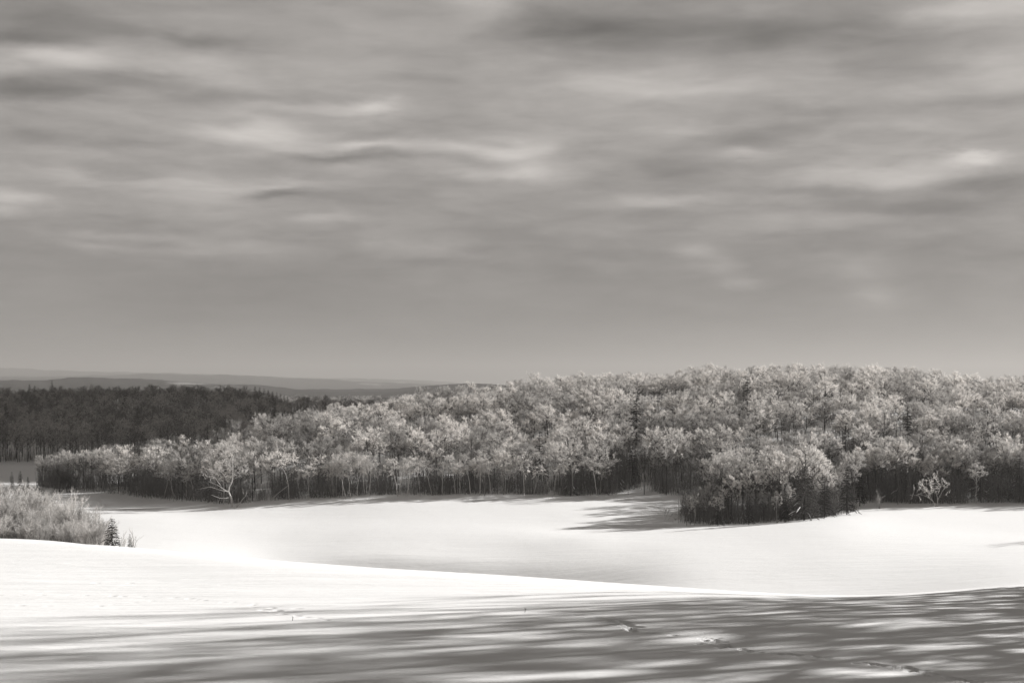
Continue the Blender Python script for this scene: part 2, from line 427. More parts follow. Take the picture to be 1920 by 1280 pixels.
for k in range(14):
    th = rng.uniform(0, 6.28); wl = 2200 / 1.45 ** k
    rr += wl ** .8 * .011 * np.sin((hx * math.cos(th) + hy * math.sin(th)) * 6.2832 / wl + rng.uniform(0, 6.28))
hzz = hzz + rr * np.clip((hy - 2300) / 1500, 0, 1) * 1.3
def mat_hills():
    m, n = material('far_woods_and_fields')
    pos = n.new('ShaderNodeNewGeometry').outputs['Position']
    f = n.noise(n.v('MULTIPLY', pos, (1, .45, 0)), 0.0016, 5, .6)
    wood = n.m('MULTIPLY_ADD', n.noise(n.v('MULTIPLY', pos, (1, .3, 1)), 0.03, 4, .7), 0.07, 0.03)
    k = n.m('MULTIPLY', n.m('SUBTRACT', f, 0.60), 16.0, clamp=True)
    c = n.m('ADD', n.m('MULTIPLY', wood, n.m('SUBTRACT', 1.0, k)), n.m('MULTIPLY', k, 0.42))
    d = n.new('ShaderNodeBsdfDiffuse'); n.put(d.inputs['Color'], scaled(n, TINT, c))
    finish(n, d.outputs[0]); return m
ii = (np.arange(len(dd) - 1)[:, None] * len(uu) + np.arange(len(uu) - 1)[None]).ravel()
structure('hills', build_mesh('hills', np.stack([hx, hy, hzz], -1), quads=np.stack([ii, ii + 1, ii + len(uu) + 1, ii + len(uu)], 1), mats=[mat_hills()], smooth=True))

# a bank of cloud beyond the right edge of the view: it shades the far wood and the far field
def cloud():
    ex = Vector((math.sin(R(SUN_AZ)), math.cos(R(SUN_AZ)), 0)); ey = Vector((-ex.y, ex.x, 0))
    if ey.y < 0: ey = -ey
    A = 760.0; off = A / math.tan(R(SUN_EL))
    a = np.linspace(0, 1, 70); b = np.linspace(0, 1, 120)
    vs_, q = [], []
    sgrid, pgrid = np.meshgrid(a, b, indexing='ij')
    s = -80 + 760 * sgrid; p = 389 + 823 * pgrid
    edge = np.minimum(np.minimum(sgrid, 1 - sgrid) * 9, np.minimum(pgrid * 26, (1 - pgrid) * 9)); edge = np.clip(edge, 0, 1)
    bump = sum(np.sin(s * f1 + p * f2 + ph) for f1, f2, ph in [(.011,.007,0),(.023,-.019,1),(-.031,.027,2),(.05,.041,4),(.013,-.05,5)])
    th = np.sqrt(edge) * (60 + 9 * bump)
    p = p + 7 * np.sin(s * .021) + 5 * np.sin(s * .057 + 1)
    cx = ex.x * (s + off) + ey.x * p / math.cos(0) ; cyy = ex.y * (s + off) + ey.y * p
    top = np.stack([cx, cyy, A + th], -1).reshape(-1, 3); bot = np.stack([cx, cyy, A - th * .35], -1).reshape(-1, 3)
    n1, n2 = s.shape; k = (np.arange(n1 - 1)[:, None] * n2 + np.arange(n2 - 1)[None]).ravel(); nv = n1 * n2
    qt = np.stack([k, k + n2, k + n2 + 1, k + 1], 1); qb = np.stack([k, k + 1, k + n2 + 1, k + n2], 1) + nv
    m, n = material('cloud'); d = n.new('ShaderNodeBsdfDiffuse'); d.inputs['Color'].default_value = grey(.8); finish(n, d.outputs[0])
    structure('cloud_bank', build_mesh('cloud_bank', np.concatenate([top, bot]), quads=np.concatenate([qt, qb]), mats=[m], smooth=True))
cloud()

# haze: one closed box of even air round everything but the sky and the cloud
def haze():
    x0, x1, y0, y1, z0, z1 = -30000, 30000, -120, 24000, -420, 175
    v = [(x, y, z) for z in (z0, z1) for y in (y0, y1) for x in (x0, x1)]
    q = [(0, 2, 3, 1), (4, 5, 7, 6), (0, 1, 5, 4), (2, 6, 7, 3), (0, 4, 6, 2), (1, 3, 7, 5)]
    m, n = material('haze')
    p = n.new('ShaderNodeVolumePrincipled')
    p.inputs['Color'].default_value = (.50, .478, .456, 1); p.inputs['Density'].default_value = 1.5e-4
    p.inputs['Anisotropy'].default_value = 0.15
    n.put(n.new('ShaderNodeOutputMaterial').inputs['Volume'], p.outputs[0])
    stuff('haze', build_mesh('haze', v, quads=np.array(q), mats=[m]), 'pale winter haze that fades the far hills', 'haze')
haze()

# ------------------------------------------------------------------ trees: shapes
def bez(a, c, b, n):
    t = np.linspace(0, 1, n)[:, None]
    return (1 - t) ** 2 * a + 2 * t * (1 - t) * c + t * t * b
def unit(v): return v / (np.linalg.norm(v) + 1e-9)

def sprays(g, curves, per_m, length, width, up=0.15, droop=0.0, spread=.8, side=2):
    """feathery twigs along branches"""
    P0, P1, W = [], [], []
    for c in curves:
        seg = np.linalg.norm(np.diff(c, axis=0), axis=1); Ltot = seg.sum()
        n = max(2, int(Ltot * per_m))
        t = rng.uniform(.12, 1.0, n) * (len(c) - 1); i = np.minimum(t.astype(int), len(c) - 2); f = (t - i)[:, None]
        p = c[i] * (1 - f) + c[i + 1] * f
        d = c[i + 1] - c[i]; d /= np.linalg.norm(d, axis=1)[:, None] + 1e-9
        dirs = d + rng.normal(0, spread * .6, (n, 3)) + np.array([0, 0, up])
        dirs /= np.linalg.norm(dirs, axis=1)[:, None]
        l = length * rng.uniform(.5, 1.25, n)[:, None]
        e = p + dirs * l - np.array([0, 0, 1.0]) * droop * l
        P0.append(p); P1.append(e); W.append(np.full(n, width))
        for _ in range(side):
            ft = rng.uniform(.25, .85, (n, 1)); b0 = p * (1 - ft) + e * ft
            dd_ = dirs + rng.normal(0, .55, (n, 3)); dd_ /= np.linalg.norm(dd_, axis=1)[:, None]
            P0.append(b0); P1.append(b0 + dd_ * l * .55 - np.array([0, 0, 1.0]) * droop * l * .5); W.append(np.full(n, width * .8))
    g.blades(np.concatenate(P0), np.concatenate(P1), np.concatenate(W))

def broadleaf(H, cr, base, limbs=11, lean=(0, 0), droop=0.0, twig_w=.055, twig_l=.45, per_m=13, trunk_r=.17, sub=7, sub2=4, arch=0.0, rime=-9.0):
    """returns (trunk geometry, crown geometry) of a leafless tree of height H, crown radius cr, crown from height base"""
    T, C = Geo(), Geo()
    top = np.array([lean[0], lean[1], H * .86])
    mid = np.array([lean[0] * .25 + rng.normal(0, .15), lean[1] * .25 + rng.normal(0, .15), H * .45])
    tr = bez(np.array([0, 0, -.4]), mid, top, 9) + np.concatenate([[[0, 0, 0]], rng.normal(0, .07, (8, 3)) * [1, 1, 0]])
    T.tube(tr, np.linspace(trunk_r, trunk_r * .22, 9), 6)
    cz = (H + base) / 2; rz = (H - base) / 2 * 1.02
    l2, l3 = [], []
    ctr = lambda z: np.array([np.interp(z, tr[:, 2], tr[:, 0]), np.interp(z, tr[:, 2], tr[:, 1]), z])
    ga = rng.uniform(0, 6.28)
    for k in range(limbs):
        f = (k + .5) / limbs
        za = base * .82 + (H * .80 - base * .82) * f ** 1.1
        a0 = ctr(za)
        ga += 2.4 + rng.normal(0, .3)
        phi = math.asin(min(1, max(-1, -.55 + 1.5 * f + rng.normal(0, .1))))
        rr_ = cr * rng.uniform(.78, 1.08)
        tgt = np.array([lean[0] * .7, lean[1] * .7, cz]) + np.array([rr_ * math.cos(phi) * math.cos(ga), rr_ * math.cos(phi) * math.sin(ga), rz * math.sin(phi)])
        tgt[2] = max(tgt[2], za + .3 - arch)
        c1 = a0 * .45 + tgt * .55 + np.array([0, 0, .55 * (1 - f) + arch])
        if arch: tgt = tgt - np.array([0, 0, arch * .8])
        limb = bez(a0, c1, tgt, 7) + np.concatenate([[[0, 0, 0]], rng.normal(0, .10, (6, 3))])
        r0 = trunk_r * (.46 - .22 * f)
        T.tube(limb, np.linspace(r0, r0 * .25, 7), 4)
        l3.append(limb[4:])
        for j in range(sub):
            t = rng.uniform(.3, .98); q = t * 6; i = min(int(q), 5)
            s0 = limb[i] + (limb[i + 1] - limb[i]) * (q - i)
            d = unit(unit(limb[i + 1] - limb[i]) + rng.normal(0, .62, 3) + np.array([0, 0, .35]))
            ln = cr * rng.uniform(.26, .5)
            s1 = s0 + d * ln - np.array([0, 0, droop * ln])
            br = bez(s0, s0 + d * ln * .5 + np.array([0, 0, .12]), s1, 5)
            T.tube(br, np.linspace(r0 * .36, r0 * .12, 5), 3)
            l2.append(br)
            for _ in range(sub2):
                t = rng.uniform(.35, 1.0); q = t * 4; i = min(int(q), 3)
                e0 = br[i] + (br[i + 1] - br[i]) * (q - i)
                dd_ = unit(d + rng.normal(0, .6, 3) + np.array([0, 0, .3]))
                ln2 = ln * rng.uniform(.35, .65)
                l3.append(bez(e0, e0 + dd_ * ln2 * .5, e0 + dd_ * ln2 - np.array([0, 0, droop * ln2]), 4))
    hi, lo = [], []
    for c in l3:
        e = (c[-1][2] - base) / (H - base); (hi if e + rng.normal(0, .16) > rime else lo).append(c)  # rime kept to the upper twigs; lower ones darkened to paint in crown shade
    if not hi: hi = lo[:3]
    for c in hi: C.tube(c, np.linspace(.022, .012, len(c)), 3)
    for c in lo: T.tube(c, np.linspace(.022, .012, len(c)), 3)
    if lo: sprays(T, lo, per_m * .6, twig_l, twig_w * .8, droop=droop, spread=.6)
    sprays(T, l2, per_m * .7, twig_l, twig_w * .8, droop=droop)  # inner twigs in dark bark too, colouring in the crown's shaded inside
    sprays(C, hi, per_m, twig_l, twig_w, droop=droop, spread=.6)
    return T, C

def spruce(H, rad, levels=17, gap=0.0, snow=False):
    """trunk, drooping boughs of needles, and snow lying on the boughs when asked for"""
    T, C, S = Geo(), Geo(), Geo()
    T.tube(np.array([[0, 0, -.3], [0, 0, H * .5], [0.03, 0, H]]), [.16, .09, .01], 6)
    bl = []
    for k in range(levels):
        t = (k + .3) / levels
        z = H * (.10 + .88 * t)
        Lb = rad * (1 - t) ** .8 * rng.uniform(.8, 1.1) + .12
        nb = int(6 + 4 * (1 - t))
        a0 = rng.uniform(0, 6.28)
        for j in range(nb):
            if rng.uniform() < gap: continue
            a = a0 + j * 6.283 / nb + rng.normal(0, .2); l = Lb * rng.uniform(.65, 1.12)
            d = np.array([math.cos(a), math.sin(a), 0])
            p0 = np.array([0, 0, z + rng.normal(0, .1)])
            tip = p0 + d * l + np.array([0, 0, -.30 * l + .25 * t])
            c = bez(p0, p0 + d * l * .55 + np.array([0, 0, .10 * l]), tip, 5)
            C.tube(c, np.linspace(.035, .012, 5), 3)
            bl.append(c)
            if snow and l > .5 and rng.uniform() < .12:
                n = len(c); w = l * .05
                S.tube(c[2:] + np.array([0, 0, .03]), np.array([.4, .8, .5]) * w * rng.uniform(.2, .9), 5)
    sprays(C, bl, 13, .36, .085, up=-.12, droop=.18, spread=.85, side=2)
    return T, C, S

def shrub(H, spread, stems, twig_w=.03, per_m=13.0, lean=0.0):
    T, C = Geo(), Geo(); cur = []
    for k in range(stems):
        a = rng.uniform(0, 6.28); r = spread * math.sqrt(rng.uniform(0, 1)); h = H * rng.uniform(.6, 1.05) * (1 - .35 * (r / spread) ** 2)
        b = np.array([math.cos(a), math.sin(a), 0]) * r * .32 - np.array([0, 0, .3])
        tip = np.array([math.cos(a) * r + lean * h, math.sin(a) * r, h])
        c = bez(b, (b + tip) / 2 + np.array([0, 0, h * .25]), tip, 8) + rng.normal(0, .05, (8, 3))
        T.tube(c, np.linspace(.035, .012, 8), 4)
        for _ in range(7):
            i = rng.integers(2, 7); d = unit(unit(c[i] - c[i - 1]) + rng.normal(0, .5, 3) + np.array([0, 0, .3])); l = H * rng.uniform(.14, .32)
            cc = bez(c[i], c[i] + d * l * .5 + np.array([0, 0, .08]), c[i] + d * l, 4)
            C.tube(cc, np.linspace(.016, .008, 4), 3); cur.append(cc)
        cur.append(c[3:])
    sprays(C, cur, per_m, .5, twig_w, up=.25)
    return T, C

class Kind:
    """the meshes of one tree shape: [(part name, mesh), ...] and its height"""
    def __init__(self, parts, H, R_): self.parts, self.H, self.R = parts, H, R_

def frosted_kind(i, dim=False):
    H = 13.0
    cr = [3.8, 3.4, 4.2, 3.1, 3.6, 4.0, 3.3, 4.4][i]; base = [5.5, 6.2, 5.2, 6.5, 5.0, 6.0, 5.6, 5.8][i]
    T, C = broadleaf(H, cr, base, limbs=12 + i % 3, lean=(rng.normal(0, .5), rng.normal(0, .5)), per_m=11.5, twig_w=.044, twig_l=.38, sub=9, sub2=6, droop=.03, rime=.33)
    return T, C, H, cr
FROST, BARE, BIRCH, SPRUCE, SNOWY, SHRUB, SAPLING = [], [], [], [], [], [], []
for i in range(8):
    T, C, H, cr = frosted_kind(i)
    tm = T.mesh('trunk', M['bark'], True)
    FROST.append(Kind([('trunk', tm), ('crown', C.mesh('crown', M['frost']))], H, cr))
    if i < 5:
        T, C = broadleaf(12.5, cr * .92, 5.0, limbs=12, per_m=9.0, twig_w=.05)
        BARE.append(Kind([('trunk', T.mesh('trunk', M['bark'], True)), ('crown', C.mesh('crown', M['bare']))], 12.5, cr))
for i in range(6):
    ln = [(.6, .2), (-1.6, .3), (1.7, -.3), (-.5, .4), (2.6, 0), (-2.4, -.4)][i]
    T, C = broadleaf(10.5, [2.2, 2.5, 2.0, 2.3, 2.2, 2.4][i], 5.6, limbs=9, lean=ln, droop=.3, arch=.35, trunk_r=.10, sub=5, sub2=5, twig_w=.055, per_m=8.5)
    BIRCH.append(Kind([('trunk', T.mesh('trunk', M['birch'], True)), ('crown', C.mesh('crown', M['frost']))], 10.5, 2.4))
for i in range(4):
    T, C, S = spruce(10, [2.3, 1.9, 2.6, 2.1][i], gap=[.05, .12, .2, .1][i])
    SPRUCE.append(Kind([('trunk', T.mesh('trunk', M['bark'], True)), ('boughs', C.mesh('boughs', M['needle']))], 10, 2.3))
for i in range(3):
    T, C, S = spruce(10, [3.0, 2.7, 3.2][i], levels=19, gap=.04, snow=True)
    SNOWY.append(Kind([('trunk', T.mesh('trunk', M['bark'], True)), ('boughs', C.mesh('boughs', M['needle_snow'])), ('snow_load', S.mesh('snow_load', M['snow'], True))], 10, 3.0))
for i in range(4):
    T, C = shrub(5.0, [2.0, 2.4, 1.7, 2.2][i], [16, 18, 14, 17][i], lean=[.05, .1, .12, .0][i])
    SHRUB.append(Kind([('stems', T.mesh('stems', M['bark_grey'], True)), ('twigs', C.mesh('twigs', M['frost_mid']))], 5.0, 2.0))
T, C = shrub(3.0, .8, 4, twig_w=.016, per_m=7)
WISP = Kind([('stems', T.mesh('stems', M['bark_grey'], True)), ('twigs', C.mesh('twigs', M['frost_mid']))], 3.0, .8)
ROAD = []
for i in range(4):
    T, C = broadleaf(15, [4.2, 3.6, 4.8, 4.0][i], [3.5, 4.5, 4.0, 5.0][i], limbs=10, per_m=3.0, twig_w=.05, twig_l=.6, sub=5, sub2=3, trunk_r=.24)
    ROAD.append(Kind([('trunk', T.mesh('trunk', M['bark'], True)), ('crown', C.mesh('crown', M['bare']))], 15, 4.2))
for i in range(5):   # whippy undergrowth: a few thin stems with fine bare side twigs
    T, C = Geo(), Geo(); cur = []
    for k in range(7):
        b = np.array([rng.normal(0, .8), rng.normal(0, .8), -.3]); h = rng.uniform(2.5, 8.5)
        tip = b + np.array([rng.normal(0, .5), rng.normal(0, .5), h])
        c = bez(b, (b + tip) / 2 + rng.normal(0, .15, 3), tip, 6)
        T.tube(c, np.linspace(.05, .015, 6), 3); cur.append(c[1:])
    sprays(C, cur, 3.6, .6, .026, up=.45, spread=.5)
    SAPLING.append(Kind([('stems', T.mesh('stems', M['bark_grey'])), ('twigs', C.mesh('twigs', M['bare_dark']))], 7.0, 1.0))

# ------------------------------------------------------------------ trees: planting
THINGS = []     # (root, u, v of the crown centre, height, kind word)
def thing(name, label, cat, loc, rot=0.0, scale=1.0, group=None):
    o = bpy.data.objects.new(name, None); COL.objects.link(o)
    o.empty_display_size = .5
    o.location = loc; o.rotation_euler = (0, 0, rot)
    o.scale = scale if isinstance(scale, tuple) else (scale,) * 3
    o['label'] = label; o['category'] = cat
    if group: o['group'] = group
    return o
def plant(kind, name, cat, x, y, h, rot=None, label='', group=None, wide=1.0, swap=None):
    s = h / kind.H
    r = thing(name, label, cat, (x, y, ground(x, y)), rng.uniform(0, 6.28) if rot is None else rot, (s * wide, s * wide, s), group)
    for pn, me in kind.parts:
        o = link(pn, me, r)
        if pn == 'snow_load': o['kind'] = 'stuff'
        if swap and pn in swap:
            o.material_slots[0].link = 'OBJECT'; o.material_slots[0].material = M[swap[pn]]
    z = ground(x, y) + h * .7
    r_info = dict(o=r, u=960 + F * x / y, v=VH - F * z / y, d=y, h=h, w=wide * s * kind.R, name=name)
    THINGS.append(r_info)
    return r_info

def scatter(name, pts, kinds, label, cat, mats=None):
    """ONE object: the given kinds set on points (x, y, height, wide) by geometry nodes"""
    pts = np.array(pts); n = len(pts)
    src = bpy.data.collections.new(name + '_sources')
    for i, k in enumerate(kinds):
        V, Q, Tt, base, mt = [], [], [], 0, []
        me = bpy.data.meshes.new(name + '_source')
        import bmesh
        bm = bmesh.new()
        for j, (pn, pm) in enumerate(k.parts):
            a = len(bm.faces); bm.from_mesh(pm); bm.faces.ensure_lookup_table()
            for f in bm.faces[a:]: f.material_index = j
        bm.to_mesh(me); bm.free()
        for j, (pn, pm) in enumerate(k.parts): me.materials.append(pm.materials[0] if not mats else M[mats[j]])
        o = bpy.data.objects.new(f'{name}_source_{i:02d}', me); src.objects.link(o)
    z = height(pts[:, 0], pts[:, 1])
    me = bpy.data.meshes.new(name)
    me.vertices.add(n); me.vertices.foreach_set('co', np.stack([pts[:, 0], pts[:, 1], z], 1).astype(np.float32).ravel())
    hk = np.array([k.H for k in kinds]); idx = rng.integers(0, len(kinds), n)
    s = pts[:, 2] / hk[idx]
    sc = np.stack([s * pts[:, 3], s * pts[:, 3], s], 1).astype(np.float32)
    at = me.attributes.new('size', 'FLOAT_VECTOR', 'POINT'); at.data.foreach_set('vector', sc.ravel())
    at = me.attributes.new('turn', 'FLOAT_VECTOR', 'POINT')
    tv = np.zeros((n, 3), np.float32); tv[:, 2] = rng.uniform(0, 6.28, n); at.data.foreach_set('vector', tv.ravel())
    at = me.attributes.new('pick', 'INT', 'POINT'); at.data.foreach_set('value', idx.astype(np.int32))
    o = stuff(name, me, label, cat)
    t = bpy.data.node_groups.new(name, 'GeometryNodeTree')
    t.interface.new_socket('Geometry', in_out='INPUT', socket_type='NodeSocketGeometry')
    t.interface.new_socket('Geometry', in_out='OUTPUT', socket_type='NodeSocketGeometry')
    gi = t.nodes.new('NodeGroupInput'); go = t.nodes.new('NodeGroupOutput')
    ci = t.nodes.new('GeometryNodeCollectionInfo'); ci.inputs['Collection'].default_value = src
    ci.inputs['Separate Children'].default_value = True; ci.inputs['Reset Children'].default_value = True
    ip = t.nodes.new('GeometryNodeInstanceOnPoints'); ip.inputs['Pick Instance'].default_value = True
    def attr(nm, ty):
        a = t.nodes.new('GeometryNodeInputNamedAttribute'); a.data_type = ty; a.inputs['Name'].default_value = nm
        return [q for q in a.outputs if q.enabled and q.name == 'Attribute'][0]
    t.links.new(gi.outputs[0], ip.inputs['Points']); t.links.new(ci.outputs[0], ip.inputs['Instance'])
    t.links.new(attr('pick', 'INT'), ip.inputs['Instance Index'])
    t.links.new(attr('size', 'FLOAT_VECTOR'), ip.inputs['Scale'])
    e2r = t.nodes.new('FunctionNodeEulerToRotation'); t.links.new(attr('turn', 'FLOAT_VECTOR'), e2r.inputs[0])
    t.links.new(e2r.outputs[0], ip.inputs['Rotation'])
    t.links.new(ip.outputs[0], go.inputs[0])
    md = o.modifiers.new('scatter', 'NODES'); md.node_group = t
    return o

def darts(x0, x1, y0, y1, gap, inside, n, taken=()):
    pts = list(taken); cell = {}
    key = lambda x, y: (int(x // gap), int(y // gap))
    for p in pts: cell.setdefault(key(*p[:2]), []).append(p)
    out = []
    for _ in range(n):
        x, y = rng.uniform(x0, x1), rng.uniform(y0, y1)
        if not inside(x, y): continue
        k = key(x, y); g2 = gap * gap
        if any((x - p[0]) ** 2 + (y - p[1]) ** 2 < g2 for a in (-1, 0, 1) for b in (-1, 0, 1) for p in cell.get((k[0] + a, k[1] + b), ())): continue
        cell.setdefault(k, []).append((x, y)); out.append((x, y))
    return out
def U(x, y): return 960 + F * x / y

EDGE_U = [60, 160, 270, 430, 500, 700, 900, 1100, 1170, 1200, 1230, 1280, 1420, 1580, 1650, 1780, 1920, 2300]
EDGE_D = [344, 336, 320, 292, 297, 302, 307, 310, 316, 322, 314, 310, 306, 303, 293, 289, 291, 291]
BACK_U = [60, 160, 270, 430, 500, 750, 960, 1120, 1280, 1600, 1920, 2300]
BACK_D = [364, 358, 352, 366, 378, 425, 452, 470, 478, 480, 480, 470]
def in_wood(x, y):
    u = U(x, y)
    if 1345 < u < 1612 and 266 < y < 303: return True
    return 75 < u < 2080 and np.interp(u, EDGE_U, EDGE_D) + 1.5 < y < np.interp(u, BACK_U, BACK_D)

# --- single dark conifers: (u, base row, distance, height, kind, label)
conifers = [
 (1193, None, 372, 12.0, SPRUCE[2], 'dark spruce standing tall among frosted crowns in the middle of the wooded slope'),
 (1186, None, 322, 9.5, SPRUCE[0], 'dark spruce low on the slope above the gap in the wood edge'),
 (1070, None, 309, 7.5, SNOWY[1], 'small snowy fir at the wood edge left of the gap'),
 (1158, None, 318, 8.0, SNOWY[0], 'snow dusted fir just left of the gap in the wood edge'),
 (1508, None, 250, 9.6, SNOWY[2], 'fir with boughs bent by snow at the right of the front clump'),
 (1588, None, 263, 8.6, SPRUCE[2], 'black spruce on the right flank of the front clump'),
 (1612, None, 288, 8.4, SPRUCE[0], 'dark spruce just behind the right flank of the front clump'),
 (1365, None, 259, 6.2, SPRUCE[1], 'dark spruce half hidden in the middle of the front clump'),
 (1690, None, 296, 9.2, SNOWY[0], 'snowy fir at the right wood edge beside the small forked tree'),
 (1722, None, 298, 8.4, SPRUCE[2], 'dark spruce directly behind the small forked tree'),
 (1838, None, 294, 9.5, SNOWY[1], 'snowy fir at the wood edge right of the small forked tree'),
 (1872, None, 294, 8.8, SNOWY[2], 'broad snowy fir second from the right edge of the picture'),
 (1912, None, 293, 9.8, SNOWY[0], 'snowy fir cut by the right edge of the picture'),
 (1472, None, 250, 5.6, SPRUCE[0], 'short dark spruce left of the snow bent fir in the front clump'),
 (1546, None, 256, 7.6, SPRUCE[2], 'dark spruce between the snow bent fir and the right flank of the clump'),
 (1404, None, 251, 5.2, SPRUCE[3], 'dark spruce low in the front clump, right of the half hidden one'),
 (1345, None, 250, 4.6, SPRUCE[2], 'small dark spruce low at the left of the front clump'),
 (1012, None, 334, 11.5, SPRUCE[1], 'slim dark spruce on the slope above the right end of the birches'),
 (1702, None, 352, 12.5, SPRUCE[0], 'dark spruce on the slope high above the small forked tree'),
 (1402, None, 392, 13.0, SPRUCE[2], 'dark spruce high on the slope behind the front clump'),
 (825, None, 306, 2.2, SPRUCE[3], 'tiny dark spruce at the foot of the birches'),
 (1555, None, 312, 10.0, SPRUCE[3], 'dark narrow spruce rising behind the front clump'),
 (1600, None, 322, 10.5, SPRUCE[1], 'dark spruce in the wood above the right flank of the front clump'),
 (22, None, 331, 4.6, SPRUCE[1], 'leftmost of the small black spruces behind the frosted thicket'),
 (38, None, 331, 4.8, SPRUCE[3], 'second small black spruce behind the frosted thicket'),
 (52, None, 329, 3.6, SPRUCE[0], 'shortest of the black spruces behind the frosted thicket'),
 (74, None, 327, 5.4, SPRUCE[2], 'black spruce at the left tip of the frosted wood'),
 (210, None, 108, 2.7, SPRUCE[0], 'bushy dark spruce at the right end of the frosted thicket'),
 (243, None, 104, 1.55, SPRUCE[1], 'tiny slim spruce standing alone right of the bushy spruce'),
 (10, None, 770, 19, SPRUCE[2], 'big black spruce at the left edge in the far dark wood'),
 (97, None, 1080, 20.5, SPRUCE[1], 'spruce spire against the pale field on the far wood skyline'),
 (55, None, 1060, 18.0, SPRUCE[3], 'thin spruce spire left of the tallest one on the far skyline'),
 (65, None, 1075, 17.0, SPRUCE[0], 'low spruce between two spires on the far skyline'),
 (234, None, 880, 19, SPRUCE[2], 'lone black spruce high in the far dark wood'),
 (258, None, 730, 18, SPRUCE[0], 'black spruce in the middle of the far dark wood'),
 (470, None, 740, 17, SPRUCE[2], 'black spruce in the far wood just above the frosted crowns'),
 (515, None, 820, 18, SPRUCE[0], 'black spruce in the far wood right above the frosted slope'),
]
for k, u in enumerate([478, 487, 495, 503, 511, 519, 526, 533, 539]):
    conifers.append((u, None, 1090 - 4 * k, 17.0 - .5 * k, SPRUCE[k % 4],
                     ['tallest spruce', 'second spruce', 'third spruce', 'fourth spruce', 'fifth spruce', 'sixth spruce', 'seventh spruce', 'eighth spruce', 'lowest spruce'][k] + ' from the left in the dark row ending the far ridge'))
taken = []
for (u, _b, d, h, kd, lab) in conifers:
    x = px(u, d)
    r = plant(kd, 'fir_tree' if kd in SNOWY else 'spruce_tree', 'conifer', x, d, h, wide=1.5 if u == 210 else 1.3 if u in (1508, 1193) else 1.0, label=lab, group='dark conifers')
    r['o']['mark'] = 0; del r['o']['mark']
    taken.append((x, d))

# --- frosted wood on the hill
def clearing(x, y):
    return math.sin(x * .083 + 1.3 * math.sin(y * .05)) + math.sin(y * .11 + x * .041 + 2) + .8 * math.sin(x * .17 - y * .13) < -1.15
SIGHT = [(u, d) for (u, _b, d, *_r) in conifers if u in (1193, 1186, 1555, 1600, 1012, 1702, 1402)]
def stand(x, y):
    u = U(x, y)
    if any(0 < d - y < (44 if cu == 1193 else 17) and abs(u - cu) < (24 if cu == 1193 else 34) for cu, d in SIGHT): return False
    if u > 1060 and np.interp(u, EDGE_U, EDGE_D) + 13 < y < 339 and math.sin(x * 1.7 + y * 2.9) < .45: return False
    return in_wood(x, y) and not (y > np.interp(u, EDGE_U, EDGE_D) + 8 and clearing(x, y))
pts = darts(px(60, 360), px(330, 350), 325, 372, 4.0, lambda x, y: U(x, y) < 300 and in_wood(x, y), 5000, taken)
pts = pts + darts(px(60, 360), px(2300, 480), 275, 482, 5.0, stand, 40000, taken + pts)
def frosted_height(x, y):
    u = U(x, y)
    return np.interp(u, [80, 170, 280, 420, 600], [7.4, 8.6, 9.5, 9.9, 10.3]) * rng.choice([rng.uniform(.88, 1.14), rng.uniform(.66, .9)], p=[.8, .2])
wood = []
for (x, y) in pts:
    u = U(x, y)
    e = y - np.interp(u, EDGE_U, EDGE_D)
    h = (rng.uniform(9, 13) if 1345 < u < 1612 and y < 304 else frosted_height(x, y)) * (.9 if e < 9 else 1.0)
    wood.append((x, y, h, rng.uniform(.88, 1.15), u, e))
# which show largest: near the edge or the skyline, inside the frame
vis = sorted([w for w in wood if -10 < w[4] < 1935], key=lambda w: w[1] * (1.12 if w[5] > 12 else 1.0) - (12 if w[4] < 520 else 0))
SINGLE = vis[:266]; ids = {id(w) for w in SINGLE}
REST = [w for w in wood if id(w) not in ids]
for w in SINGLE:
    x, y, h, wd, u, e = w
    bare = rng.uniform() < (.42 if (u > 1690 and y > 432) else .09)
    dim = rng.uniform() < .28
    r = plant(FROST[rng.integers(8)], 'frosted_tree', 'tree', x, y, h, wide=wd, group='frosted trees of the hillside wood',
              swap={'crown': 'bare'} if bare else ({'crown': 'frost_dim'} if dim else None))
    r['look'] = 'bare dark' if bare else ('thinly frosted' if dim else 'white frosted'); r['auto'] = True; r['e'] = e
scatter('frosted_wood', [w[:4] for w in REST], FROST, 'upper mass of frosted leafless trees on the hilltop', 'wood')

# --- birches along the wood edge
bu = sorted(list(rng.uniform(545, 950, 34)) + list(rng.uniform(960, 1130, 8)) + list(rng.uniform(290, 420, 5)) + [1455, 1480, 1340, 1830])
for u in bu:
    d = np.interp(u, EDGE_U, EDGE_D) + rng.uniform(-2.2, 2.6) if u < 1300 or u > 1600 else rng.uniform(254, 262)
    r = plant(BIRCH[rng.integers(6)], 'birch_tree', 'birch', px(u, d), d, rng.uniform(6.4, 9.4) * (.75 if 1300 < u < 1600 else 1), rot=rng.choice([0, 3.14]) + rng.normal(0, .35), group='pale birches along the wood edge')
    r['look'] = 'slim pale birch'; r['auto'] = True; r['e'] = 0

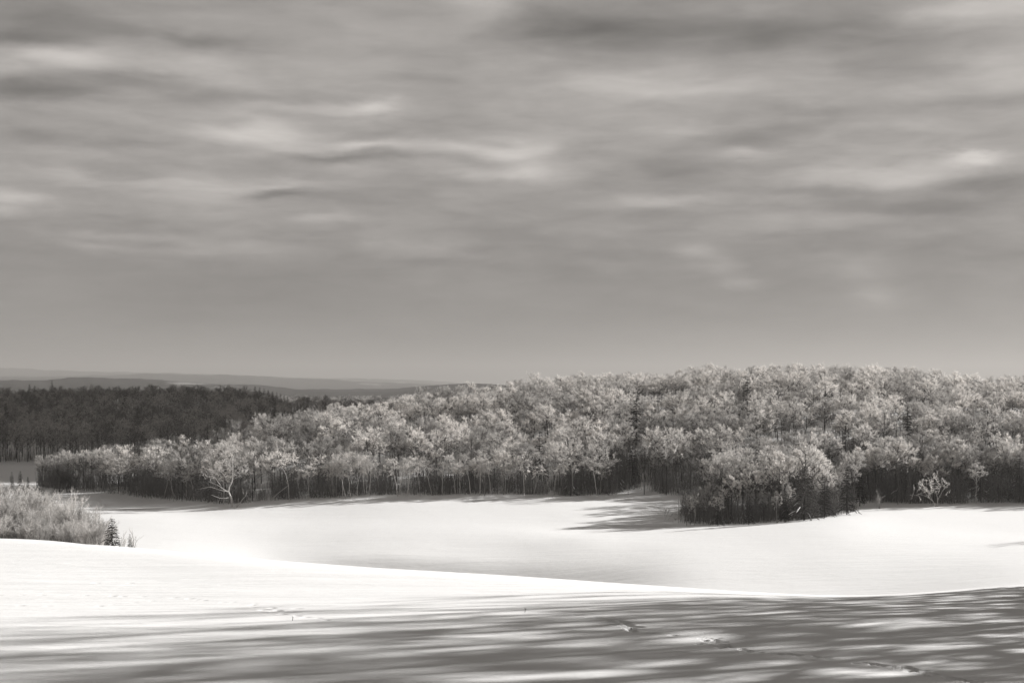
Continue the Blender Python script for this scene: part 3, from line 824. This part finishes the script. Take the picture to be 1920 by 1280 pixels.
# --- the clump standing forward of the wood
for (u, d, h, wd, lk) in [(1295,243,6.0,.62,1),(1312,246,7.0,.6,1),(1330,250,8.0,.75,0),(1350,253,9.5,.8,0),(1372,249,8.6,.85,0),(1395,256,12.0,.85,0),(1418,252,12.6,.9,0),
                       (1440,258,12.8,.85,0),(1462,251,12.4,.95,0),(1485,257,13.2,.9,0),(1508,254,12.6,.9,0),(1528,258,11.5,.85,0),(1548,256,10.0,.8,0),(1568,260,8.2,.75,1),
                       (1405,246,6.5,.6,1),(1432,245,6.8,.65,1),(1475,246,7.2,.6,1),(1540,250,6.4,.7,1),(1590,268,8.0,.8,1),(1320,243,4.6,.7,1)]:
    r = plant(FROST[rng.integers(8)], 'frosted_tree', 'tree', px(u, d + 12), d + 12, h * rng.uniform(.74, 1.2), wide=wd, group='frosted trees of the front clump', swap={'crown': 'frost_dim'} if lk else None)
    r['look'] = 'thinly frosted' if lk else 'white frosted'; r['auto'] = True; r['clump'] = True

# --- taller frosted trees at the front of the wood, right of the clump
for u in [1606, 1628, 1654, 1676, 1700, 1726, 1751, 1777, 1798, 1822, 1850, 1874, 1893, 1918]:
    d = np.interp(u, EDGE_U, EDGE_D) + rng.uniform(7, 13)
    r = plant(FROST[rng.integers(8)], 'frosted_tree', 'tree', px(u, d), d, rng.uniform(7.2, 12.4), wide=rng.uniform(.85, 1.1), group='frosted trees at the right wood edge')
    r['look'] = 'white frosted'; r['auto'] = True

# --- undergrowth: along the edge, under the clump and inside the wood
ug = []
for k in range(2600):
    u = rng.uniform(80, 2080); d = np.interp(u, EDGE_U, EDGE_D) + abs(rng.normal(0, 10))
    if u < 300 and rng.uniform() < .15: continue
    if 1195 < u < 1225 and d < 335: continue
    ug.append((px(u, d), d, (4.7 + 1.5 * math.sin(u * .023) + 1.2 * math.sin(u * .071 + 1)) * rng.uniform(.55, 1.25), rng.uniform(.8, 1.4)))
for k in range(700):
    u = rng.uniform(1282, 1600); d = 256 + rng.uniform(0, 24) + max(0, (u - 1540) * .25)
    ug.append((px(u, d), d, rng.uniform(2.2, 4.6), rng.uniform(1.0, 1.6)))
for k in range(2600):
    u = rng.uniform(250, 2080); d = rng.uniform(310, 440)
    if in_wood(px(u, d), d): ug.append((px(u, d), d, rng.uniform(2.6, 5.2), 1.2))
for k in range(170):
    u = rng.uniform(95, 300); d = np.interp(u, BACK_U, BACK_D) - rng.uniform(0, 8)
    ug.append((px(u, d), d, rng.uniform(3.6, 6.0), rng.uniform(.9, 1.4)))
for k in range(1500):
    u = rng.uniform(1060, 2080); d = np.interp(u, EDGE_U, EDGE_D) + rng.uniform(6, 50)
    ug.append((px(u, d), d, rng.uniform(2.6, 4.8), rng.uniform(1.1, 1.6)))
for k in range(900):
    u = rng.uniform(1380, 2080); d = rng.uniform(305, 352)
    ug.append((px(u, d), d, rng.uniform(2.8, 5.0), rng.uniform(1.2, 1.7)))
scatter('undergrowth', ug, SAPLING, 'thin bare saplings crowding under the trees along the wood edge', 'undergrowth')

# --- frosted thicket behind the near crest, at the left
for k, (u, d, h, wd) in enumerate([(-30,118,5.6,1.1),(0,124,5.9,1.15),(18,117,5.0,1.0),(42,122,5.3,1.0),(60,116,4.4,1.0),(78,122,5.0,1.05),(96,126,5.6,.9),(112,117,4.3,1.0),
                                (128,121,5.0,.9),(146,115,3.9,1.0),(160,119,4.3,.9),(176,113,3.2,1.0),(190,116,2.9,.9),(32,113,3.6,1.1),(88,112,3.2,1.1),(135,111,2.6,1.0),(70,128,5.6,1.0),(24,130,6.2,1.0),(110,130,5.2,1.0),(-10,112,4.0,1.1)]):
    r = plant(SHRUB[k % 4], 'frosted_shrub', 'shrub', px(u, d), d, h * .96, wide=wd, group='shrubs of the frosted thicket')
    r['look'] = 'grey frosted shrub'; r['auto'] = True
for (u, d, h, lab) in [(229, 107, 1.7, 'wispy pale sapling between the bushy spruce and the slim spruce'), (252, 104, 1.9, 'wispy pale sapling right of the tiny slim spruce'),
                       (196, 112, 2.4, 'wispy pale sapling leaning out at the right end of the thicket')]:
    plant(WISP, 'sapling', 'sapling', px(u, d), d, h, label=lab, group='saplings by the thicket')
plant(WISP, 'sapling', 'sapling', px(1650, 280), 280, 3.4, wide=1.3, label='small frosted sapling alone on the snow before the right wood edge', group='saplings by the right wood edge')
plant(SHRUB[1], 'dark_bush', 'shrub', px(108, 333), 333, 6.2, wide=1.1, label='dense dark bush at the left tip of the frosted wood', swap={'twigs': 'bare_dark', 'stems': 'bark'})
plant(SHRUB[3], 'dark_bush', 'shrub', px(130, 332), 332, 5.2, wide=1.0, label='lower dark bush right of the dense one at the wood tip', swap={'twigs': 'bare_dark', 'stems': 'bark'})

br = [(px(u, d), d, rng.uniform(1.2, 2.3), rng.uniform(1, 1.5)) for u, d in zip(rng.uniform(-45, 192, 90), rng.uniform(106, 132, 90))]
scatter('thicket_brush', br, SHRUB, 'low grey brush at the foot of the frosted thicket', 'brush')

# --- trees with a shape of their own, drawn in metres over their foot
def limbed(name, label, u, d, limbs, crown_at, mat, frost, scale, extra=()):
    s = d / F; foot = px(u, d)
    T, C = Geo(), Geo(); cur = []
    def P3(pts, dep): return np.array([(a * s, dep * s * i / max(1, len(pts) - 1), -b * s) for i, (a, b) in enumerate(pts)])
    for pts_, r0, r1, dep in limbs:
        p = P3(pts_, dep); t = np.linspace(0, 1, len(p)); tt = np.linspace(0, 1, len(p) * 4)
        c = np.stack([np.interp(tt, t, p[:, k]) for k in range(3)], 1)
        T.tube(c, np.linspace(r0 * .7, r1 * .7, len(c)), 5)
    for (a, b, n, sp) in crown_at:
        for _ in range(n):
            c0 = np.array([a * s + rng.normal(0, sp * s), rng.normal(0, sp * s), -b * s + rng.normal(0, sp * .7 * s)])
            dd_ = unit(rng.normal(0, 1, 3) + np.array([0, 0, .5])); cc = bez(c0, c0 + dd_ * .6, c0 + dd_ * 1.3 + np.array([0, 0, -.1]), 4)
            C.tube(cc, np.linspace(.03, .012, 4), 3); cur.append(cc)
    sprays(C, cur, 6, .5, .055, droop=.1)
    r = thing(name, label, 'tree', (foot, d, ground(foot, d)))
    link('trunk', T.mesh('trunk', M[mat], True), r); link('crown', C.mesh('crown', M[frost]), r)
    THINGS.append(dict(o=r, u=u, v=VH - F * (ground(foot, d) + 6) / d, d=d, h=8, w=3, name=name))
    return r
limbed('white_limbed_tree', 'gnarled tree with bare white limbs reaching left at the wood edge', 435, 287.5,
       [([(0, 4), (-1, -14), (-7.5, -29), (-6, -38), (-1, -46), (0, -73), (-1, -92), (-8, -105)], .30, .07, 8), ([(-7, -28), (-15, -34), (-23, -41), (-40, -49)], .15, .05, -16),
        ([(-7, -29), (-15, -31), (-38, -39), (-59, -35)], .15, .04, -22), ([(-22, -41), (-33, -57), (-41, -59)], .09, .04, -8), ([(-6, -18), (-10, -17), (-20, -18), (-34, -25)], .15, .05, -24),
        ([(-2, -46), (-10, -50), (-18, -62)], .09, .04, 10), ([(0, -60), (10, -72), (22, -80)], .1, .04, 6), ([(-1, -50), (14, -58), (24, -66)], .08, .03, -8)],
       [(-32, -66, 16, 9), (-8, -92, 16, 9), (8, -80, 18, 10), (20, -72, 16, 8), (-18, -74, 12, 8), (12, -62, 12, 8), (-46, -60, 8, 6), (-2, -106, 10, 7)], 'whitebark', 'frost', 1)
limbed('broken_tree', 'short broken pale trunk forking right of the white limbed tree', 442, 287,
       [([(0, 2), (8, -8), (13, -16), (19, -22)], .16, .06, 4), ([(2, -1), (5, -10), (6, -18)], .1, .04, -4)], [(16, -22, 3, 3)], 'whitebark', 'frost_dim', 1)
limbed('leaning_log', 'dead leaning pole among the dark stems right of the white limbed tree', 505, 296,
       [([(0, 2), (15, -14), (36, -30)], .10, .06, 3)], [(36, -30, 1, 1)], 'birch', 'bare', 1)
limbed('forked_tree', 'small frosted tree on two slanting stems at the right wood edge', 1756, 283,
       [([(0, 2), (-8, -12), (-20, -20), (-36, -25)], .12, .04, -8), ([(1, 2), (3, -14), (0, -28), (-6, -42)], .12, .04, 6), ([(2, -12), (10, -26), (18, -38)], .08, .03, 4), ([(-8, -12), (-14, -28), (-22, -40)], .08, .03, 4)],
       [(-30, -28, 12, 7), (-18, -42, 14, 8), (0, -46, 14, 8), (14, -38, 12, 7), (-6, -32, 12, 8)], 'whitebark', 'frost', 1)
limbed('arched_sapling', 'bent sapling arching over to the left of the front clump', 1288, 253,
       [([(0, 4), (-3, -16), (-12, -28), (-24, -34), (-38, -32), (-46, -22)], .07, .02, -10), ([(-12, -28), (-26, -24), (-36, -12)], .04, .015, -6), ([(-22, -33), (-34, -26), (-42, -8)], .03, .015, 6),
        ([(-6, -20), (-18, -16), (-28, -4)], .035, .012, -8)], [(-36, -20, 4, 5), (-26, -14, 3, 5)], 'bark_grey', 'frost_dim', 1)
limbed('drooping_birch', 'pale birch bowed under a round tuft of frost left in the clump', 1301, 254,
       [([(0, 2), (3, -20), (2, -40), (-6, -44)], .07, .03, 0)], [(0, -42, 18, 5), (-2, -32, 8, 5)], 'birch', 'frost', 1)
limbed('bowed_birch', 'thin birch bowing far left out of the dark stems right of the white limbed tree', 542, 295,
       [([(0, 2), (-1, -30), (-6, -52), (-16, -72), (-26, -80), (-34, -78)], .09, .03, -6)], [(-32, -82, 8, 6)], 'birch', 'frost', 1)
limbed('tall_bare_tree', 'tall frosted tree on a straight dark trunk at the wood edge right of the gap', 1249, 312,
       [([(0, 2), (1, -40), (0, -66), (-4, -92)], .18, .06, 0), ([(0, -62), (-14, -76), (-24, -84)], .1, .04, 8), ([(0, -60), (14, -74), (26, -86)], .1, .04, -6), ([(0, -66), (6, -88), (10, -100)], .08, .03, 6)],
       [(-22, -86, 16, 8), (0, -92, 18, 9), (22, -86, 16, 8), (8, -100, 12, 7), (-8, -76, 10, 8)], 'bark', 'frost', 1)
limbed('tall_bare_tree', 'slim dark trunked tree standing in the gap of the wood edge', 1208, 313,
       [([(0, 2), (0, -40), (1, -70), (0, -88)], .13, .05, 0), ([(0, -58), (-10, -72), (-16, -80)], .07, .03, 6), ([(0, -58), (10, -70), (16, -80)], .07, .03, -6)],
       [(-10, -80, 12, 7), (8, -82, 12, 7), (0, -92, 10, 6)], 'bark', 'frost_dim', 1)

# --- the far dark wood, in the shade of the cloud and free of frost
FE_U, FE_D = [-400, 0, 130, 300, 560], [585, 582, 580, 600, 640]
def in_far(x, y):
    u = U(x, y)
    return -170 < u < 548 + (1100 - y) * .02 and np.interp(u, FE_U, FE_D) + 8 < y < 1125
fp = darts(px(-170, 1125), px(560, 600), 580, 1125, 8.6, in_far, 30000, taken)
fp = [(x, y, rng.uniform(10.5, 15.5) * np.interp(U(x, y), [470, 560], [1, .6]), rng.uniform(.9, 1.25)) for (x, y) in fp]
mp = darts(px(470, 1850), px(960, 1850), 1560, 1850, 9.5, lambda x, y: 440 < U(x, y) < 980, 9000)
mp += darts(px(540, 1560), px(980, 1560), 1128, 1560, 11, lambda x, y: 556 < U(x, y) < 980, 9000)
fp += [(x, y, rng.uniform(11, 15), 1.15) for (x, y) in mp]
scatter('far_wood', fp, BARE, 'dark bare wood on the far ridge in cloud shade', 'wood', ['bark', 'far_twig'])
for k, u in enumerate(np.linspace(-14, 268, 22)):
    d = np.interp(u, FE_U, FE_D) + rng.uniform(1, 6)
    r = plant(BARE[k % 5], 'bare_tree', 'tree', px(u + rng.normal(0, 3), d), d, rng.uniform(10, 13.5), group='dark bare trees along the far field')
    r['look'] = 'dark bare'; r['auto'] = True; r['far'] = True
fu = [(px(u, d), d, rng.uniform(4, 7), 1.4) for u, d in zip(rng.uniform(-60, 300, 160), rng.uniform(584, 600, 160))]
scatter('far_undergrowth', fu, SAPLING, 'dark brush along the foot of the far wood', 'undergrowth')

# --- bare trees beyond the right edge that throw the long shadows over the foreground
def grove():
    t15 = math.tan(R(90 - SUN_AZ))
    nth = {}
    for (x, p, h, kd) in [(24,26.8,15,ROAD[3]),(20,25.6,11,SPRUCE[1]),(25,23.6,16,ROAD[0]),(21,22.6,14,SPRUCE[3]),(33,20.6,21,ROAD[2]),(24,18.4,18,SPRUCE[0]),(30,17.4,20,ROAD[1]),
                   (22,15.4,18,ROAD[3]),(20,13.4,17,SPRUCE[2]),(30,12.2,22,ROAD[2]),(24,10.4,19,ROAD[0]),(19,8.8,17,FROST[3])]:
        y = p + x * t15
        while x - h * .36 < .372 * y: x += .5; y = p + x * t15
        r = plant(kd, 'roadside_tree', 'tree', x, y, h, group='trees shading the foreground snow')
        w = 'dark spruce' if kd in SPRUCE else 'bare tree' if kd in ROAD else 'dense twigged tree'
        nth[w] = nth.get(w, 0) + 1
        r['o']['label'] = ['farthest', 'second farthest', 'third farthest', 'fourth farthest', 'fifth farthest', 'sixth farthest', 'seventh farthest', 'eighth farthest'][nth[w] - 1] + f' {w} right of the frame, its shadow streaking the foreground snow'
    for (x, y, h, w) in [(97, 222, 12, 'nearer'), (104, 228, 13, 'farther')]:
        r = plant(ROAD[1], 'roadside_tree', 'tree', x, y, h, group='bare trees right of the field')
        r['o']['label'] = w + ' bare tree right of the frame throwing its shadow onto the bright field'
grove()

# --- dry weeds poking out of the snow along the near crest
def weeds():
    g = Geo(); P0, P1 = [], []
    for _ in range(80):
        u = rng.choice([rng.uniform(560, 770), rng.uniform(600, 640), rng.uniform(690, 705)])
        d = np.interp(u, [500, 750, 960], [80, 68, 58]) + rng.uniform(-2, 6); x = px(u, d); z = ground(x, d)
        for _k in range(4):
            P0.append((x, d, z)); P1.append((x + rng.normal(0, .1), d + rng.normal(0, .1), z + rng.uniform(.05, .14)))
    g.blades(np.array(P0), np.array(P1), .02)
    stuff('dry_weeds', g.mesh('dry_weeds', M['weed']), 'dry weed tips poking through snow along the near crest', 'weeds')
weeds()
for (u, v, lab) in [(548, 1163, 'tiny dead stalk in the snow at the end of the left track'), (984, 1147, 'tiny dead stalk at the upper rim of the foreground shade')]:
    x, y = ray_ground(u, v, 10, 60)
    g = Geo(); z = ground(x, y)
    g.tube(np.array([[0, 0, -.05], [.02, 0, .1], [.01, .01, .17]]), [.012, .009, .004], 4); g.blades(np.array([[.02, 0, .1], [.01, 0, .12]]), np.array([[.09, 0, .17], [-.06, 0, .18]]), .015)
    o = link('dead_stalk', g.mesh('dead_stalk', M['bark'])); o.location = (x, y, z); o.scale = (.5, .5, .5); o['label'] = lab; o['category'] = 'stalk'; o['group'] = 'dead stalks'

# ------------------------------------------------------------------ labels that single out each planted tree
MARKS = [(435, 880, 'the white limbed tree'), (1193, 785, 'the dark slope spruce'), (1186, 845, 'the gap spruce'), (1070, 900, 'the small edge fir'), (1249, 870, 'the tall gap tree'),
         (1508, 920, 'the snow bent fir'), (1756, 920, 'the forked tree'), (1588, 915, 'the black clump spruce'), (108, 910, 'the dark tip bush'), (825, 925, 'the tiny birch foot spruce'),
         (1555, 850, 'the narrow clump spruce'), (1912, 900, 'the frame edge fir'), (22, 905, 'the leftmost thicket spruce'), (210, 1015, 'the bushy thicket spruce'), (1290, 965, 'the arched sapling'),
         (542, 900, 'the bowed birch'), (10, 775, 'the big far wood spruce'), (258, 790, 'the mid far wood spruce'), (1838, 900, 'the rightmost edge fir')]
ORD = ['nearest', 'second', 'third', 'fourth', 'fifth', 'sixth', 'seventh', 'eighth', 'ninth', 'tenth', 'eleventh', 'twelfth', 'thirteenth', 'fourteenth', 'fifteenth', 'sixteenth', 'seventeenth', 'eighteenth', 'nineteenth', 'twentieth']
used = {}
for t in THINGS:
    if not t.get('auto'): continue
    mk = min(MARKS, key=lambda m: math.hypot(t['u'] - m[0], (t['v'] - m[1]) * 1.6))
    du, dv = t['u'] - mk[0], t['v'] - mk[1]
    ang = (math.degrees(math.atan2(-dv, du)) + 360) % 360
    where = ['right of', 'above and right of', 'above', 'above and left of', 'left of', 'below and left of', 'below', 'below and right of'][int((ang + 22.5) // 45) % 8]
    form = '' if t['name'] != 'frosted_tree' else (' tall' if t['h'] > 13.6 else ' low' if t['h'] < 9.5 else ' broad' if t['w'] > 4.7 else ' narrow' if t['w'] < 3.6 else '')
    noun = {'frosted_tree': 'tree', 'birch_tree': 'birch', 'frosted_shrub': 'shrub', 'bare_tree': 'tree'}[t['name']]
    look = t['look'].replace(' birch', '').replace(' shrub', '')
    used.setdefault((look, form, noun, where, mk[2]), []).append((math.hypot(du, dv), t))
for (look, form, noun, where, mark), lst in used.items():
    lst.sort(key=lambda p: p[0])
    for i, (_, t) in enumerate(lst):
        o_ = ORD[min(i, len(ORD) - 1)]
        t['o']['label'] = f'{o_} {look}{form} {noun} {where} {mark}' if len(lst) > 1 else f'{look}{form} {noun} {where} {mark}'
print('singles', len(SINGLE), 'rest', len(REST), 'far', len(fp), 'ug', len(ug), 'prints', len(prints))
